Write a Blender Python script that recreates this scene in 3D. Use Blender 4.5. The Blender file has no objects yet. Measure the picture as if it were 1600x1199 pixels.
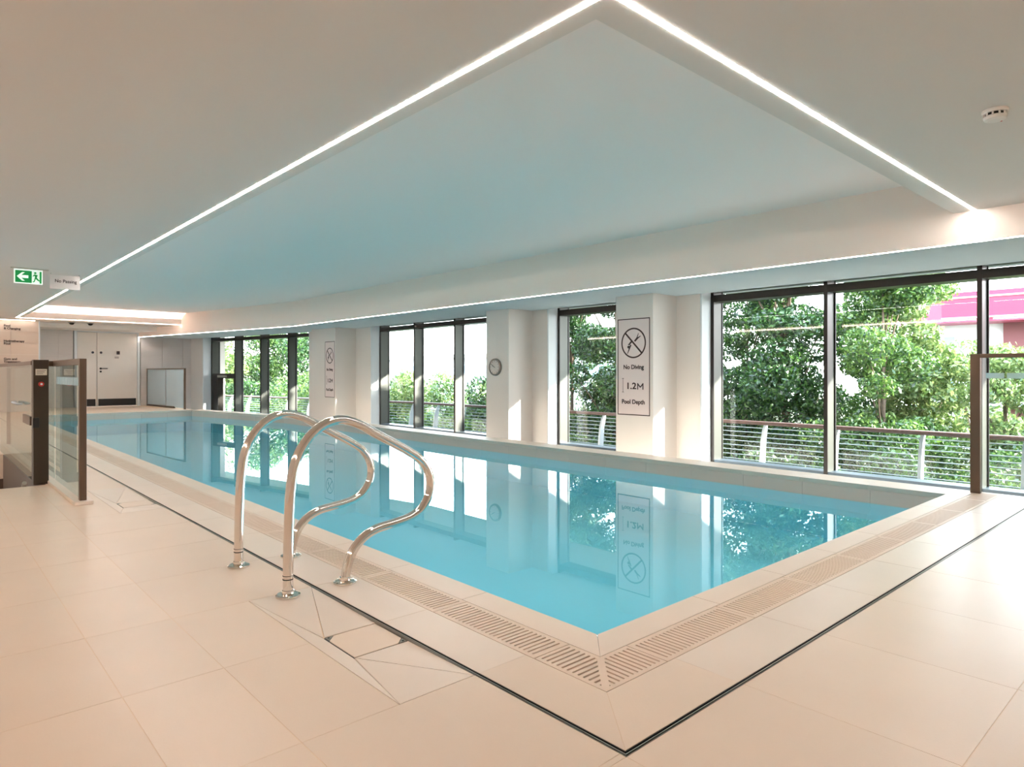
import bpy, math, random
import numpy as np
from mathutils import Vector, Matrix

# ------------------------------------------------------------------ camera, world, sun, exposure
K = 0.985                      # one layout unit (= eye height) in metres
sc = bpy.context.scene
COL = sc.collection
cam_d = bpy.data.cameras.new('camera')
cam = bpy.data.objects.new('camera', cam_d)
COL.objects.link(cam)
cam_d.sensor_fit = 'HORIZONTAL'
cam_d.sensor_width = 36.0
cam_d.lens = 36.0 * 1034 / 1600
cam_d.shift_y = -16.5 / 1600
cam_d.clip_start = 0.05
cam_d.clip_end = 500
cam.location = (0, 0, K)
cam.rotation_euler = (math.pi / 2, 0, -math.atan2(0.6695, 0.7428))
sc.camera = cam

sc.view_settings.view_transform = 'Standard'
sc.view_settings.look = 'None'
sc.view_settings.gamma = 1
sc.view_settings.use_curve_mapping = False
sc.view_settings.exposure = 0.68
sc.cycles.use_denoising = True
sc.cycles.max_bounces = 12
sc.cycles.diffuse_bounces = 6
sc.cycles.glossy_bounces = 6
sc.cycles.transparent_max_bounces = 24
sc.cycles.sample_clamp_indirect = 8.0
sc.cycles.caustics_refractive = False
sc.cycles.caustics_reflective = False

world = bpy.data.worlds.new('world')
sc.world = world
world.use_nodes = True
wn = world.node_tree.nodes; wl = world.node_tree.links
wn.clear()
w_out = wn.new('ShaderNodeOutputWorld')
w_bg = wn.new('ShaderNodeBackground')
w_tc = wn.new('ShaderNodeTexCoord')
w_sep = wn.new('ShaderNodeSeparateXYZ')
w_ramp = wn.new('ShaderNodeValToRGB')
wl.new(w_tc.outputs['Generated'], w_sep.inputs[0])
wl.new(w_sep.outputs['Z'], w_ramp.inputs[0])
w_ramp.color_ramp.elements[0].position = 0.0
w_ramp.color_ramp.elements[0].color = (0.93, 0.97, 1.0, 1)
w_ramp.color_ramp.elements[1].position = 0.8
w_ramp.color_ramp.elements[1].color = (0.62, 0.80, 1.0, 1)
wl.new(w_ramp.outputs[0], w_bg.inputs[0])
w_bg.inputs[1].default_value = 8.5
wl.new(w_bg.outputs[0], w_out.inputs[0])

SUN_DIR = Vector((-1.0, 1.39, -0.62))          # the way the light travels
sun_d = bpy.data.lights.new('sun', 'SUN')
sun_d.energy = 22.0
sun_d.angle = math.radians(0.8)
sun_d.color = (1.0, 0.95, 0.86)
sun = bpy.data.objects.new('sun', sun_d)
COL.objects.link(sun)
sun.rotation_euler = SUN_DIR.to_track_quat('-Z', 'Y').to_euler()
sun.location = (20, -20, 20)

LED_STRENGTH = 40.0
LED_COLOR = (1.0, 0.94, 0.88)

# ------------------------------------------------------------------ helpers
def lin(c):
    r = []
    for v in c:
        v = v / 255.0
        r.append(v / 12.92 if v <= 0.04045 else ((v + 0.055) / 1.055) ** 2.4)
    return (*r, 1.0)

def mat(name, rgb, rough=0.6, metal=0.0, noise=0.0, nscale=8.0, emit=0.0, ecol=None, bump=0.0, rand=0.0, spec=0.5, linear=False):
    m = bpy.data.materials.new(name)
    m.use_nodes = True
    nt = m.node_tree; N = nt.nodes; L = nt.links
    b = N['Principled BSDF']
    c = (*rgb, 1.0) if linear else lin(rgb)
    b.inputs['Base Color'].default_value = c
    b.inputs['Roughness'].default_value = rough
    b.inputs['Metallic'].default_value = metal
    b.inputs['Specular IOR Level'].default_value = spec
    src = None
    if noise > 0 or bump > 0:
        tc = N.new('ShaderNodeTexCoord')
        nz = N.new('ShaderNodeTexNoise')
        nz.inputs['Scale'].default_value = nscale
        nz.inputs['Detail'].default_value = 5
        geo = N.new('ShaderNodeNewGeometry')
        L.new(geo.outputs['Position'], nz.inputs['Vector'])
        if noise > 0:
            mr = N.new('ShaderNodeMapRange')
            mr.inputs['From Min'].default_value = 0.3
            mr.inputs['From Max'].default_value = 0.7
            mr.inputs['To Min'].default_value = 1 - noise
            mr.inputs['To Max'].default_value = 1 + noise
            L.new(nz.outputs['Fac'], mr.inputs['Value'])
            src = mr.outputs[0]
        if bump > 0:
            nb = N.new('ShaderNodeTexNoise')
            nb.inputs['Scale'].default_value = 140
            L.new(geo.outputs['Position'], nb.inputs['Vector'])
            bp = N.new('ShaderNodeBump')
            bp.inputs['Strength'].default_value = bump
            bp.inputs['Distance'].default_value = 0.004
            L.new(nb.outputs['Fac'], bp.inputs['Height'])
            L.new(bp.outputs[0], b.inputs['Normal'])
    if rand > 0:
        oi = N.new('ShaderNodeObjectInfo')
        mr2 = N.new('ShaderNodeMapRange')
        mr2.inputs['To Min'].default_value = 1 - rand
        mr2.inputs['To Max'].default_value = 1 + rand
        L.new(oi.outputs['Random'], mr2.inputs['Value'])
        if src is None:
            src = mr2.outputs[0]
        else:
            mu = N.new('ShaderNodeMath'); mu.operation = 'MULTIPLY'
            L.new(src, mu.inputs[0]); L.new(mr2.outputs[0], mu.inputs[1])
            src = mu.outputs[0]
    if src is not None:
        hs = N.new('ShaderNodeHueSaturation')
        hs.inputs['Color'].default_value = c
        L.new(src, hs.inputs['Value'])
        L.new(hs.outputs[0], b.inputs['Base Color'])
    if emit > 0:
        b.inputs['Emission Color'].default_value = (*(ecol or rgb), 1.0)
        b.inputs['Emission Strength'].default_value = emit
    return m

class MB:
    """collects vertices and faces in layout units; build() links them as one mesh object"""
    def __init__(self):
        self.v = []; self.f = []; self.smooth = []
    def box(self, x0, x1, y0, y1, z0, z1):
        n = len(self.v)
        self.v += [(x0,y0,z0),(x1,y0,z0),(x1,y1,z0),(x0,y1,z0),(x0,y0,z1),(x1,y0,z1),(x1,y1,z1),(x0,y1,z1)]
        for q in ((0,3,2,1),(4,5,6,7),(0,1,5,4),(1,2,6,5),(2,3,7,6),(3,0,4,7)):
            self.f.append(tuple(n+i for i in q)); self.smooth.append(False)
        return self
    def prism(self, pts, z0, z1):
        """vertical prism over a 2D polygon; z1 may be a list (one height per point)"""
        a = sum(pts[i][0]*pts[(i+1)%len(pts)][1]-pts[(i+1)%len(pts)][0]*pts[i][1] for i in range(len(pts)))
        idx = list(range(len(pts)))
        if a < 0: idx.reverse()
        zt = z1 if isinstance(z1, (list, tuple)) else [z1]*len(pts)
        n = len(self.v); m = len(pts)
        self.v += [(pts[i][0], pts[i][1], z0) for i in idx] + [(pts[i][0], pts[i][1], zt[i]) for i in idx]
        self.f.append(tuple(n+i for i in reversed(range(m)))); self.f.append(tuple(n+m+i for i in range(m)))
        self.smooth += [False, False]
        for i in range(m):
            j = (i+1) % m
            self.f.append((n+i, n+j, n+m+j, n+m+i)); self.smooth.append(False)
        return self
    def beam(self, p, q, w, h, up=(0,0,1)):
        """box from p to q, w across (perpendicular to up), h along up, centred"""
        p = Vector(p); q = Vector(q); d = (q-p).normalized(); up = Vector(up)
        s = d.cross(up).normalized(); u = s.cross(d).normalized()
        n = len(self.v)
        for c in (p, q):
            for a, b in ((-1,-1),(1,-1),(1,1),(-1,1)):
                self.v.append(tuple(c + s*(a*w/2) + u*(b*h/2)))
        for t in ((0,1,2,3),(7,6,5,4),(0,4,5,1),(1,5,6,2),(2,6,7,3),(3,7,4,0)):
            self.f.append(tuple(n+i for i in t)); self.smooth.append(False)
        return self
    def tube(self, pts, r, seg=12, caps=True):
        pts = [Vector(p) for p in pts]
        rr = r if isinstance(r, (list, tuple)) else [r]*len(pts)
        n0 = len(self.v); prev = None
        for i, p in enumerate(pts):
            d = ((pts[min(i+1, len(pts)-1)] - pts[max(i-1, 0)])).normalized()
            if prev is None:
                s = d.cross(Vector((0.31,0.17,0.93))).normalized()
            else:
                s = (prev - d*prev.dot(d)).normalized()
            prev = s; u = d.cross(s)
            for k in range(seg):
                a = 2*math.pi*k/seg
                self.v.append(tuple(p + (s*math.cos(a) + u*math.sin(a))*rr[i]))
        for i in range(len(pts)-1):
            for k in range(seg):
                k2 = (k+1) % seg
                self.f.append((n0+i*seg+k, n0+i*seg+k2, n0+(i+1)*seg+k2, n0+(i+1)*seg+k)); self.smooth.append(True)
        if caps:
            self.f.append(tuple(n0+k for k in reversed(range(seg)))); self.smooth.append(False)
            e = n0+(len(pts)-1)*seg
            self.f.append(tuple(e+k for k in range(seg))); self.smooth.append(False)
        return self
    def lathe(self, prof, c=(0,0,0), ax='z', seg=32, sgn=1):
        """prof: (radius, height) pairs, swept about the axis ax through c"""
        n0 = len(self.v)
        for r, h in prof:
            for k in range(seg):
                a = 2*math.pi*k/seg
                if ax == 'z': p = (c[0]+r*math.cos(a), c[1]+r*math.sin(a), c[2]+h*sgn)
                elif ax == 'x': p = (c[0]+h*sgn, c[1]+r*math.cos(a), c[2]+r*math.sin(a))
                else: p = (c[0]+r*math.cos(a), c[1]+h*sgn, c[2]+r*math.sin(a))
                self.v.append(p)
        for i in range(len(prof)-1):
            for k in range(seg):
                k2 = (k+1) % seg
                self.f.append((n0+i*seg+k, n0+i*seg+k2, n0+(i+1)*seg+k2, n0+(i+1)*seg+k)); self.smooth.append(False)
        self.f.append(tuple(n0+k for k in range(seg))); self.smooth.append(False)
        e = n0+(len(prof)-1)*seg
        self.f.append(tuple(e+k for k in range(seg))); self.smooth.append(False)
        return self
    def quad(self, a, b, c, d):
        n = len(self.v); self.v += [tuple(a), tuple(b), tuple(c), tuple(d)]
        self.f.append((n, n+1, n+2, n+3)); self.smooth.append(False); return self
    def mesh(self, name, m, origin=(0,0,0), fix=True, bevel=0):
        me = bpy.data.meshes.new(name)
        ox, oy, oz = origin
        me.from_pydata([((x-ox)*K, (y-oy)*K, (z-oz)*K) for x, y, z in self.v], [], self.f)
        me.polygons.foreach_set('use_smooth', self.smooth)
        if fix:
            import bmesh
            bm = bmesh.new(); bm.from_mesh(me)
            bmesh.ops.recalc_face_normals(bm, faces=bm.faces)
            if bevel:
                bmesh.ops.bevel(bm, geom=[e for e in bm.edges if e.is_manifold and e.calc_face_angle(0) > 0.5], offset=bevel*K, segments=2, affect='EDGES', profile=0.5)
            bm.to_mesh(me); bm.free()
        me.materials.append(m)
        return me
    def build(self, name, m, parent=None, origin=None, fix=True, bevel=0, **props):
        o0 = origin or (0,0,0)
        if parent is not None: o0 = parent['_o'] if '_o' in parent else (0,0,0)
        me = self.mesh(name, m, o0, fix, bevel)
        return link(name, me, parent, o0, **props)

ORG = {}
def link(name, me, parent=None, origin=(0,0,0), **props):
    o = bpy.data.objects.new(name, me); COL.objects.link(o)
    if parent is not None:
        o.parent = parent
    else:
        o.location = Vector(origin)*K
    for k, v in props.items(): o[k] = v
    return o

class T:
    """a thing: an Empty at its base, parts are built under it"""
    def __init__(self, name, loc, label=None, category=None, group=None, kind=None, rz=0):
        self.o = bpy.data.objects.new(name, None); COL.objects.link(self.o)
        self.o.location = Vector(loc)*K; self.o.empty_display_size = 0.05
        self.loc = tuple(loc)
        if label: self.o['label'] = label
        if category: self.o['category'] = category
        if group: self.o['group'] = group
        if kind: self.o['kind'] = kind
    def part(self, name, mb, m, bevel=0, fix=True, **props):
        me = mb.mesh(name, m, self.loc, fix, bevel)
        return link(name, me, self.o, **props)
    def sub(self, parent, name, mb, m, bevel=0, **props):
        me = mb.mesh(name, m, self.loc, True, bevel)
        return link(name, me, parent, **props)

def thing1(name, mb, m, loc, label, category, group=None, bevel=0):
    me = mb.mesh(name, m, loc, True, bevel)
    o = link(name, me, None, loc, label=label, category=category)
    if group: o['group'] = group
    return o

def structure(name, mb, m, loc=(0,0,0), bevel=0, label=None):
    me = mb.mesh(name, m, loc, True, bevel)
    o = link(name, me, None, loc, kind='structure')
    if label: o['label'] = label
    return o

def dup(root, loc, label=None, group=None):
    r = root.copy(); COL.objects.link(r); r.location = Vector(loc)*K
    if label: r['label'] = label
    if group: r['group'] = group
    for ch in list(root.children):
        c = ch.copy(); COL.objects.link(c); c.parent = r
        for g in ch.children:
            d = g.copy(); COL.objects.link(d); d.parent = c
    return r

def text(s, size, m, t, pos, right, up, name='lettering', ext=0.0012, bold=0.0, parent=None, width=None, align='CENTER'):
    """flat lettering on a surface; pos in layout units, right/up direction vectors"""
    cu = bpy.data.curves.new(name, 'FONT')
    cu.body = s; cu.size = size*K; cu.align_x = align; cu.align_y = 'CENTER'
    cu.extrude = ext; cu.offset = bold*K; cu.space_line = 0.95
    cu.resolution_u = 4
    cu.materials.append(m)
    o = bpy.data.objects.new(name, cu); COL.objects.link(o)
    bpy.context.view_layer.update()
    sx = 1.0
    if width: sx = width*K/max(o.dimensions.x, 1e-4)
    R = Vector(right).normalized(); U = Vector(up).normalized(); Nn = R.cross(U)
    M = Matrix((R, U, Nn)).transposed().to_4x4()
    base = Vector(t.loc) if t else Vector((0,0,0))
    M.translation = (Vector(pos)-base)*K
    o.matrix_local = M @ Matrix.Diagonal((sx, 1, 1, 1))
    bpy.context.view_layer.update()
    me = bpy.data.meshes.new_from_object(o.evaluated_get(bpy.context.evaluated_depsgraph_get()))
    if not me.materials: me.materials.append(m)
    r = bpy.data.objects.new(name, me); COL.objects.link(r)
    r.matrix_local = o.matrix_local.copy()
    bpy.data.objects.remove(o); bpy.data.curves.remove(cu); r.name = name
    if t: r.parent = parent or t.o
    return r

# ------------------------------------------------------------------ materials
M_tile = mat('beige_floor_tile', (230,208,189), 0.34, noise=0.03, nscale=2.2, rand=0.025, bump=0.05)
M_tile2 = mat('pale_floor_tile', (231,213,198), 0.34, noise=0.03, nscale=2.2, rand=0.02)
M_grout = mat('floor_grout', (232,206,180), 0.8)
M_coping = mat('coping_stone', (232,213,197), 0.45, noise=0.02, nscale=3, rand=0.02, bump=0.05)
M_grate = mat('grate_plastic', (226,203,184), 0.5)
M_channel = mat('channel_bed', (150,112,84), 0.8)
M_white = mat('white_paint', (232,226,220), 0.65, noise=0.01, nscale=3)
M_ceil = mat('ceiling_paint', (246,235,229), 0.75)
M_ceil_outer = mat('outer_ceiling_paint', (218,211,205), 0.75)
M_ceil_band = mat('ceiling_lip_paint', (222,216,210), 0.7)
M_pier = mat('pier_plaster', (220,212,206), 0.75)
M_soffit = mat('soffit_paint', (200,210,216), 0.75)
M_bulk = mat('bulkhead_paint', (250,234,224), 0.75)
M_walltile = mat('pale_wall_tile', (214,206,202), 0.4, rand=0.02, noise=0.01)
M_wallgrout = mat('wall_grout', (226,220,214), 0.8)
M_warmtile = mat('sand_wall_tile', (206,186,170), 0.4, rand=0.02)
M_jamb = mat('white_reveal', (222,226,230), 0.5)
M_frame = mat('bronze_frame', (38,31,27), 0.35, metal=0.2)
M_fin = mat('mullion_anodised', (94,95,90), 0.35, metal=0.4)
M_sillrail = mat('sill_rail_slate', (84,98,110), 0.4, metal=0.3)
M_bronze = mat('bronze_metal', (108,90,78), 0.38, metal=0.85)
M_bronze_dk = mat('dark_bronze_panel', (66,52,40), 0.45, metal=0.3)
M_steel = mat('polished_steel', (0.76,0.71,0.66), 0.05, metal=1.0, linear=True)
M_black = mat('black_plastic', (22,20,20), 0.4)
M_dark = mat('sign_ink', (58,34,32), 0.6)
M_sign = mat('sign_panel', (222,206,203), 0.6)
M_slot = mat('slot_drain_dark', (26,18,14), 0.6)
M_slotrib = mat('slot_drain_steel', (190,184,174), 0.3, metal=0.9)
M_pool = mat('pool_lining', (0.20,0.73,0.92), 0.6, linear=True)
M_poolwall = mat('pool_wall_tile', (214,200,190), 0.35, rand=0.02)
M_led = mat('led_diffuser', (255,240,225), 0.5, emit=LED_STRENGTH, ecol=LED_COLOR)
M_led_soft = mat('led_diffuser_window', (255,240,225), 0.5, emit=LED_STRENGTH*0.9, ecol=(1.0,0.9,0.82))
M_led_weak = mat('led_diffuser_wall', (255,240,225), 0.5, emit=LED_STRENGTH*0.4, ecol=LED_COLOR)
M_led_fill = mat('led_fill_side', (255,235,215), 0.5, emit=LED_STRENGTH*0.42, ecol=(1.0,0.86,0.74))
M_led_cove = mat('led_cove', (255,240,225), 0.5, emit=LED_STRENGTH*1.6, ecol=LED_COLOR)
M_concrete = mat('lower_floor', (150,146,140), 0.7, noise=0.05)
M_ext = mat('outside_render', (196,192,186), 0.8)
M_pit = mat('stair_dark_tile', (84,64,50), 0.5, rand=0.04)
M_rail_brown = mat('brown_handrail', (96,70,62), 0.4)
M_post = mat('pale_baluster', (184,192,198), 0.45)
M_cable = mat('steel_cable', (142,156,162), 0.5)
M_green = mat('exit_green', (0,140,66), 0.5, emit=0.2, ecol=(0.0,0.27,0.06))
M_exitwhite = mat('exit_white', (240,255,245), 0.5, emit=0.35, ecol=(0.9,1.0,0.93))
M_red = mat('red_button', (190,40,30), 0.4)
M_frost = mat('frosted_vinyl', (206,226,232), 0.6)
M_bark = mat('bark', (92,76,62), 0.9, noise=0.25, nscale=14)
M_soil = mat('soil_ground', (70,74,46), 0.95, noise=0.3, nscale=1.5)
M_redfascia = mat('red_fascia', (158,40,72), 0.5)
M_maroon = mat('maroon_cladding', (120,72,76), 0.7)
M_palewall = mat('pale_building', (228,232,236), 0.8)
M_blueglass = mat('bluish_glazing', (150,185,205), 0.15)

def glass_mat(name, tint, refl=1.0, ior=1.5):
    m = bpy.data.materials.new(name); m.use_nodes = True
    N = m.node_tree.nodes; L = m.node_tree.links; N.clear()
    out = N.new('ShaderNodeOutputMaterial'); mix = N.new('ShaderNodeMixShader')
    tr = N.new('ShaderNodeBsdfTransparent'); gl = N.new('ShaderNodeBsdfGlossy')
    fr = N.new('ShaderNodeFresnel'); mu = N.new('ShaderNodeMath'); mu.operation = 'MULTIPLY'
    tr.inputs[0].default_value = (*tint, 1); gl.inputs['Roughness'].default_value = 0.0
    fr.inputs['IOR'].default_value = ior; mu.inputs[1].default_value = refl
    geo = N.new('ShaderNodeNewGeometry'); sb = N.new('ShaderNodeMath'); sb.operation = 'SUBTRACT'
    sb.inputs[0].default_value = refl; L.new(geo.outputs['Backfacing'], sb.inputs[1]); sb.use_clamp = True
    L.new(sb.outputs[0], mu.inputs[1])
    L.new(fr.outputs[0], mu.inputs[0]); L.new(mu.outputs[0], mix.inputs[0])
    L.new(tr.outputs[0], mix.inputs[1]); L.new(gl.outputs[0], mix.inputs[2]); L.new(mix.outputs[0], out.inputs[0])
    return m
M_glass = glass_mat('window_glass', (0.97,0.985,0.975))
M_glass2 = glass_mat('balustrade_glass', (0.80,0.87,0.86))

def water_mat():
    m = bpy.data.materials.new('pool_water'); m.use_nodes = True
    N = m.node_tree.nodes; L = m.node_tree.links; N.clear()
    out = N.new('ShaderNodeOutputMaterial'); mix = N.new('ShaderNodeMixShader')
    tr = N.new('ShaderNodeBsdfTransparent'); gl = N.new('ShaderNodeBsdfGlossy')
    fr = N.new('ShaderNodeFresnel'); fr.inputs['IOR'].default_value = 1.75
    tr.inputs[0].default_value = (0.90,0.99,1.0,1)
    gl.inputs['Roughness'].default_value = 0.0
    gl.inputs['Color'].default_value = (0.92,0.98,1.0,1)
    geo = N.new('ShaderNodeNewGeometry')
    nz = N.new('ShaderNodeTexNoise'); nz.inputs['Scale'].default_value = 1.3; nz.inputs['Detail'].default_value = 2
    bp = N.new('ShaderNodeBump'); bp.inputs['Strength'].default_value = 0.002; bp.inputs['Distance'].default_value = 0.05
    L.new(geo.outputs['Position'], nz.inputs['Vector']); L.new(nz.outputs['Fac'], bp.inputs['Height'])
    L.new(bp.outputs[0], gl.inputs['Normal'])
    sb = N.new('ShaderNodeMath'); sb.operation = 'SUBTRACT'; sb.inputs[0].default_value = 1.0
    mu = N.new('ShaderNodeMath'); mu.operation = 'MULTIPLY'
    L.new(geo.outputs['Backfacing'], sb.inputs[1]); L.new(fr.outputs[0], mu.inputs[0]); L.new(sb.outputs[0], mu.inputs[1])
    L.new(mu.outputs[0], mix.inputs[0]); L.new(tr.outputs[0], mix.inputs[1]); L.new(gl.outputs[0], mix.inputs[2])
    L.new(mix.outputs[0], out.inputs[0])
    return m
M_water = water_mat()

def leaf_mat(name, c1, c2, c3, trans=0.45):
    m = bpy.data.materials.new(name); m.use_nodes = True
    N = m.node_tree.nodes; L = m.node_tree.links; N.clear()
    out = N.new('ShaderNodeOutputMaterial'); mix = N.new('ShaderNodeMixShader')
    d = N.new('ShaderNodeBsdfDiffuse'); t = N.new('ShaderNodeBsdfTranslucent')
    mix.inputs[0].default_value = trans
    geo = N.new('ShaderNodeNewGeometry')
    cr = N.new('ShaderNodeValToRGB')
    cr.color_ramp.elements[0].color = lin(c1); cr.color_ramp.elements[0].position = 0.0
    cr.color_ramp.elements[1].color = lin(c3); cr.color_ramp.elements[1].position = 1.0
    e = cr.color_ramp.elements.new(0.5); e.color = lin(c2)
    L.new(geo.outputs['Random Per Island'], cr.inputs[0])
    L.new(cr.outputs[0], d.inputs[0]); L.new(cr.outputs[0], t.inputs[0])
    L.new(d.outputs[0], mix.inputs[1]); L.new(t.outputs[0], mix.inputs[2])
    g = N.new('ShaderNodeBsdfGlossy'); g.inputs['Roughness'].default_value = 0.4
    m2 = N.new('ShaderNodeMixShader'); m2.inputs[0].default_value = 0.07
    L.new(mix.outputs[0], m2.inputs[1]); L.new(g.outputs[0], m2.inputs[2]); L.new(m2.outputs[0], out.inputs[0])
    return m
M_leaf_dark = leaf_mat('leaf_dark', (18,44,20), (38,76,30), (88,128,54), .3)
M_leaf_mid = leaf_mat('leaf_mid', (32,64,26), (66,104,40), (126,156,74), .3)
M_leaf_pale = leaf_mat('leaf_pale', (70,100,50), (112,138,70), (172,184,120), .3)

# ------------------------------------------------------------------ layout
TS = 0.609                                   # floor tile size
XP, YP = 1.935, 1.66                         # near pool corner
XR = 6.31                                    # window-side pool edge
YK, TB = 14.9, 0.195                         # where the building bends, and by how much
YF = 19.0                                    # far pool edge
XO = 6.66                                    # outer edge of the window-side ledge
YW = 22.6                                    # far wall
Z_W = -0.155                                 # water level
ZC, ZT, ZB = 2.353, 2.667, 2.087             # ceiling, coffer top, bulkhead bottom
def bent(x, y):
    """x of a window-side line at distance y"""
    return x - max(0.0, y - (YK + (x - XR)*0.12))*TB
def kinky(x): return YK + (x - XR)*0.12
def band(x0, x1, y0, y1):
    """polygon between two window-side lines from y0 to y1, following the bend"""
    return [(x0, y0), (x1, y0), (x1, kinky(x1)), (bent(x1, y1), y1), (bent(x0, y1), y1), (x0, kinky(x0))]

# ---------------- floor: bed plus tiles, each its own part
F = T('floor', (0,0,0), kind='structure')
bed = MB()
bed.box(-2.2, 0.87, -3, 7.19, -0.30, -0.0009)
bed.box(0.87, 1.0835, -3, YW, -0.30, -0.0009)
yy = -3
for ga, gb in ((1.709, 2.927), (5.363, 6.581)):
    bed.box(1.0835, 1.3745, yy, ga, -0.30, -0.0009); bed.box(1.0835, 1.3745, ga, gb, -0.30, -0.0095); yy = gb
bed.box(1.0835, 1.3745, yy, YW, -0.30, -0.0009)
bed.box(-2.2, 0.87, 10.235, YW, -0.30, -0.0009)
bed.box(1.3745, XO, -3, 1.08, -0.30, -0.0009)
bed.box(1.3945, 1.6075, 1.10, YF+0.33, -0.30, -0.0009)
bed.box(1.6075, XO, 1.10, 1.3407, -0.30, -0.0009)
bed.box(1.3945, bent(XR, YF)+0.1, YF+0.33, YW, -0.30, -0.0009)
F.part('screed', bed, M_grout)
gap = 0.0013
tile_cache = {}
stuffmb = MB()
random.seed(3)
def tile(x0, x1, y0, y1, m=M_tile, name='tile', th=0.05, z=0.0, force=False):
    if x1-x0 < 0.02 or y1-y0 < 0.02: return
    x0 += gap; x1 -= gap; y0 += gap; y1 -= gap
    if y0 > 13.2 and not force:
        stuffmb.box(x0, x1, y0, y1, z-th, z); return
    key = (round(x1-x0, 4), round(y1-y0, 4), m.name, name, th)
    if key not in tile_cache:
        tile_cache[key] = MB().box(0, x1-x0, 0, y1-y0, -th, 0).mesh(name, m)
    o = bpy.data.objects.new(name, tile_cache[key]); COL.objects.link(o)
    o.parent = F.o; o.location = (x0*K, y0*K, (z - random.random()*0.0004)*K)
    return o
gullies = [(1.709, 2.927, 2.106, 2.344), (5.363, 6.581, 5.60, 5.83)]
ylines = [1.10 + TS*k for k in range(0, 36)]
ylines = [y for y in ylines if y < YW] + [YW]
cols = [-2.2, -1.354, -0.745, -0.136, 0.473, 0.7755, 1.3745]
for i in range(len(ylines)-1):
    y0, y1 = ylines[i], ylines[i+1]
    for j in range(len(cols)-1):
        x0, x1 = cols[j], cols[j+1]
        if 7.15 < y0 < 10.2:
            if x1 <= 0.87: continue
            x0 = max(x0, 0.87)
        if x1 > 1.3 and any(g[0]-0.01 <= y0 and y1 <= g[1]+0.01 for g in gullies):
            x1 = 1.0835
        tile(x0, x1, y0, y1)
# near deck (in front of the slot drain)
ycols = [1.08, 0.482, -0.127, -0.736, -1.345, -3.0]
xr = [-2.2, -1.354, -0.745, -0.136, 0.473, 0.7755, 1.3745] + [1.367+TS*k for k in range(1, 9)] + [XO]
for i in range(len(ycols)-1):
    for j in range(len(xr)-1):
        tile(xr[j], xr[j+1], ycols[i+1], ycols[i])
# between the two corner regions: narrow filler row at the drain line
for j in range(len(cols)-1): tile(cols[j], cols[j+1], 1.08, 1.10)
# strip between slot drain and grate, long side and near side, mitred at the corner
me = MB().prism([(1.3945+gap,1.10+gap),(1.6075-gap,1.3407),(1.6075-gap,1.709),(1.3945+gap,1.709)], -0.05, 0).mesh('tile', M_tile)
link('tile', me, F.o)
me = MB().prism([(1.3945+gap*3,1.10+gap),(1.976,1.10+gap),(1.976,1.3407-gap),(1.6075,1.3407-gap)], -0.05, 0).mesh('tile', M_tile)
link('tile', me, F.o)
for i in range(1, len(ylines)-1):
    if ylines[i] > YF+0.2: break
    tile(1.3945, 1.6075, ylines[i], ylines[i+1], M_tile2)
xs = [1.976+TS*k for k in range(0, 8)] + [XO]
for j in range(len(xs)-1): tile(xs[j], xs[j+1], 1.10, 1.3407, M_tile2)
# deck beyond the far end of the pool
for i, (y0, y1) in enumerate([(YF+0.33, YF+0.94), (YF+0.94, YF+1.55), (YF+1.55, YF+2.16), (YF+2.16, YF+2.77), (YF+2.77, YW)]):
    x = 1.3945
    while x < bent(XR, y0)-0.2:
        x2 = min(x+TS, bent(XR, y1)+0.1)
        if x < x2-0.05: tile(x, x2, y0, y1, M_tile2)
        x += TS
F.part('distant_tiles', stuffmb, M_tile, fix=False, kind='stuff')

# gullies: sloped tiles cut to the falls, and a removable tiled cover
def gully(g, label):
    ya, yb, c0, c1 = g
    xa, xb, xc, dp = 1.0835, 1.3745, 1.148, -0.006
    e = 0.0018
    link('tile', MB().prism([(xa+e,ya+2*e),(xc-e,c0),(xc-e,c1),(xa+e,yb-2*e)], -0.05, [0,dp,dp,0]).mesh('tile', M_tile2), F.o)
    link('tile', MB().prism([(xa+2*e,ya+e),(xb-e,ya+e),(xc+e,c0-e)], -0.05, [0,0,dp]).mesh('tile', M_tile2), F.o)
    link('tile', MB().prism([(xb-e,ya+3*e),(xb-e,c0-e),(xc+4*e,c0-e)], -0.05, [0,dp,dp]).mesh('tile', M_tile2), F.o)
    link('tile', MB().prism([(xa+2*e,yb-e),(xb-e,yb-e),(xc+e,c1+e)], -0.05, [0,0,dp]).mesh('tile', M_tile2), F.o)
    link('tile', MB().prism([(xb-e,yb-3*e),(xb-e,c1+e),(xc+4*e,c1+e)], -0.05, [0,dp,dp]).mesh('tile', M_tile2), F.o)
    t = T('gully_cover', (xc, c0, dp), label, 'drain cover', 'square tiled gully covers beside the slot drain')
    cc = 0.035
    t.part('frame', MB().box(xc+.001,xb-.001,c0+.001,c1-.001,-0.06,dp-0.003), M_slot)
    t.part('tiled_lid', MB().prism([(xc+.006,c0+.006),(xb-.006-cc,c0+.006),(xb-.006,c0+.006+cc),(xb-.006,c1-.006),(xc+.006+cc,c1-.006),(xc+.006,c1-.006-cc)], -0.03, dp), M_tile)
    for px, py, s in ((xc+.006, c1-.006, 1), (xb-.006, c0+.006, -1)):
        q = t.part('corner_plate', MB().prism([(px,py),(px+s*.030,py),(px,py-s*.030)], -0.03, dp+.0005), M_slotrib)
        t.sub(q, 'lifting_hole', MB().lathe([(.0045,-.002),(.0045,.0012)], (px+s*.009, py-s*.009, dp), seg=10), M_black)
gully(gullies[0], 'square tiled gully cover in the floor between handrails and pool corner')
gully(gullies[1], 'square tiled gully cover in the floor beside the glass screen')

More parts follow.
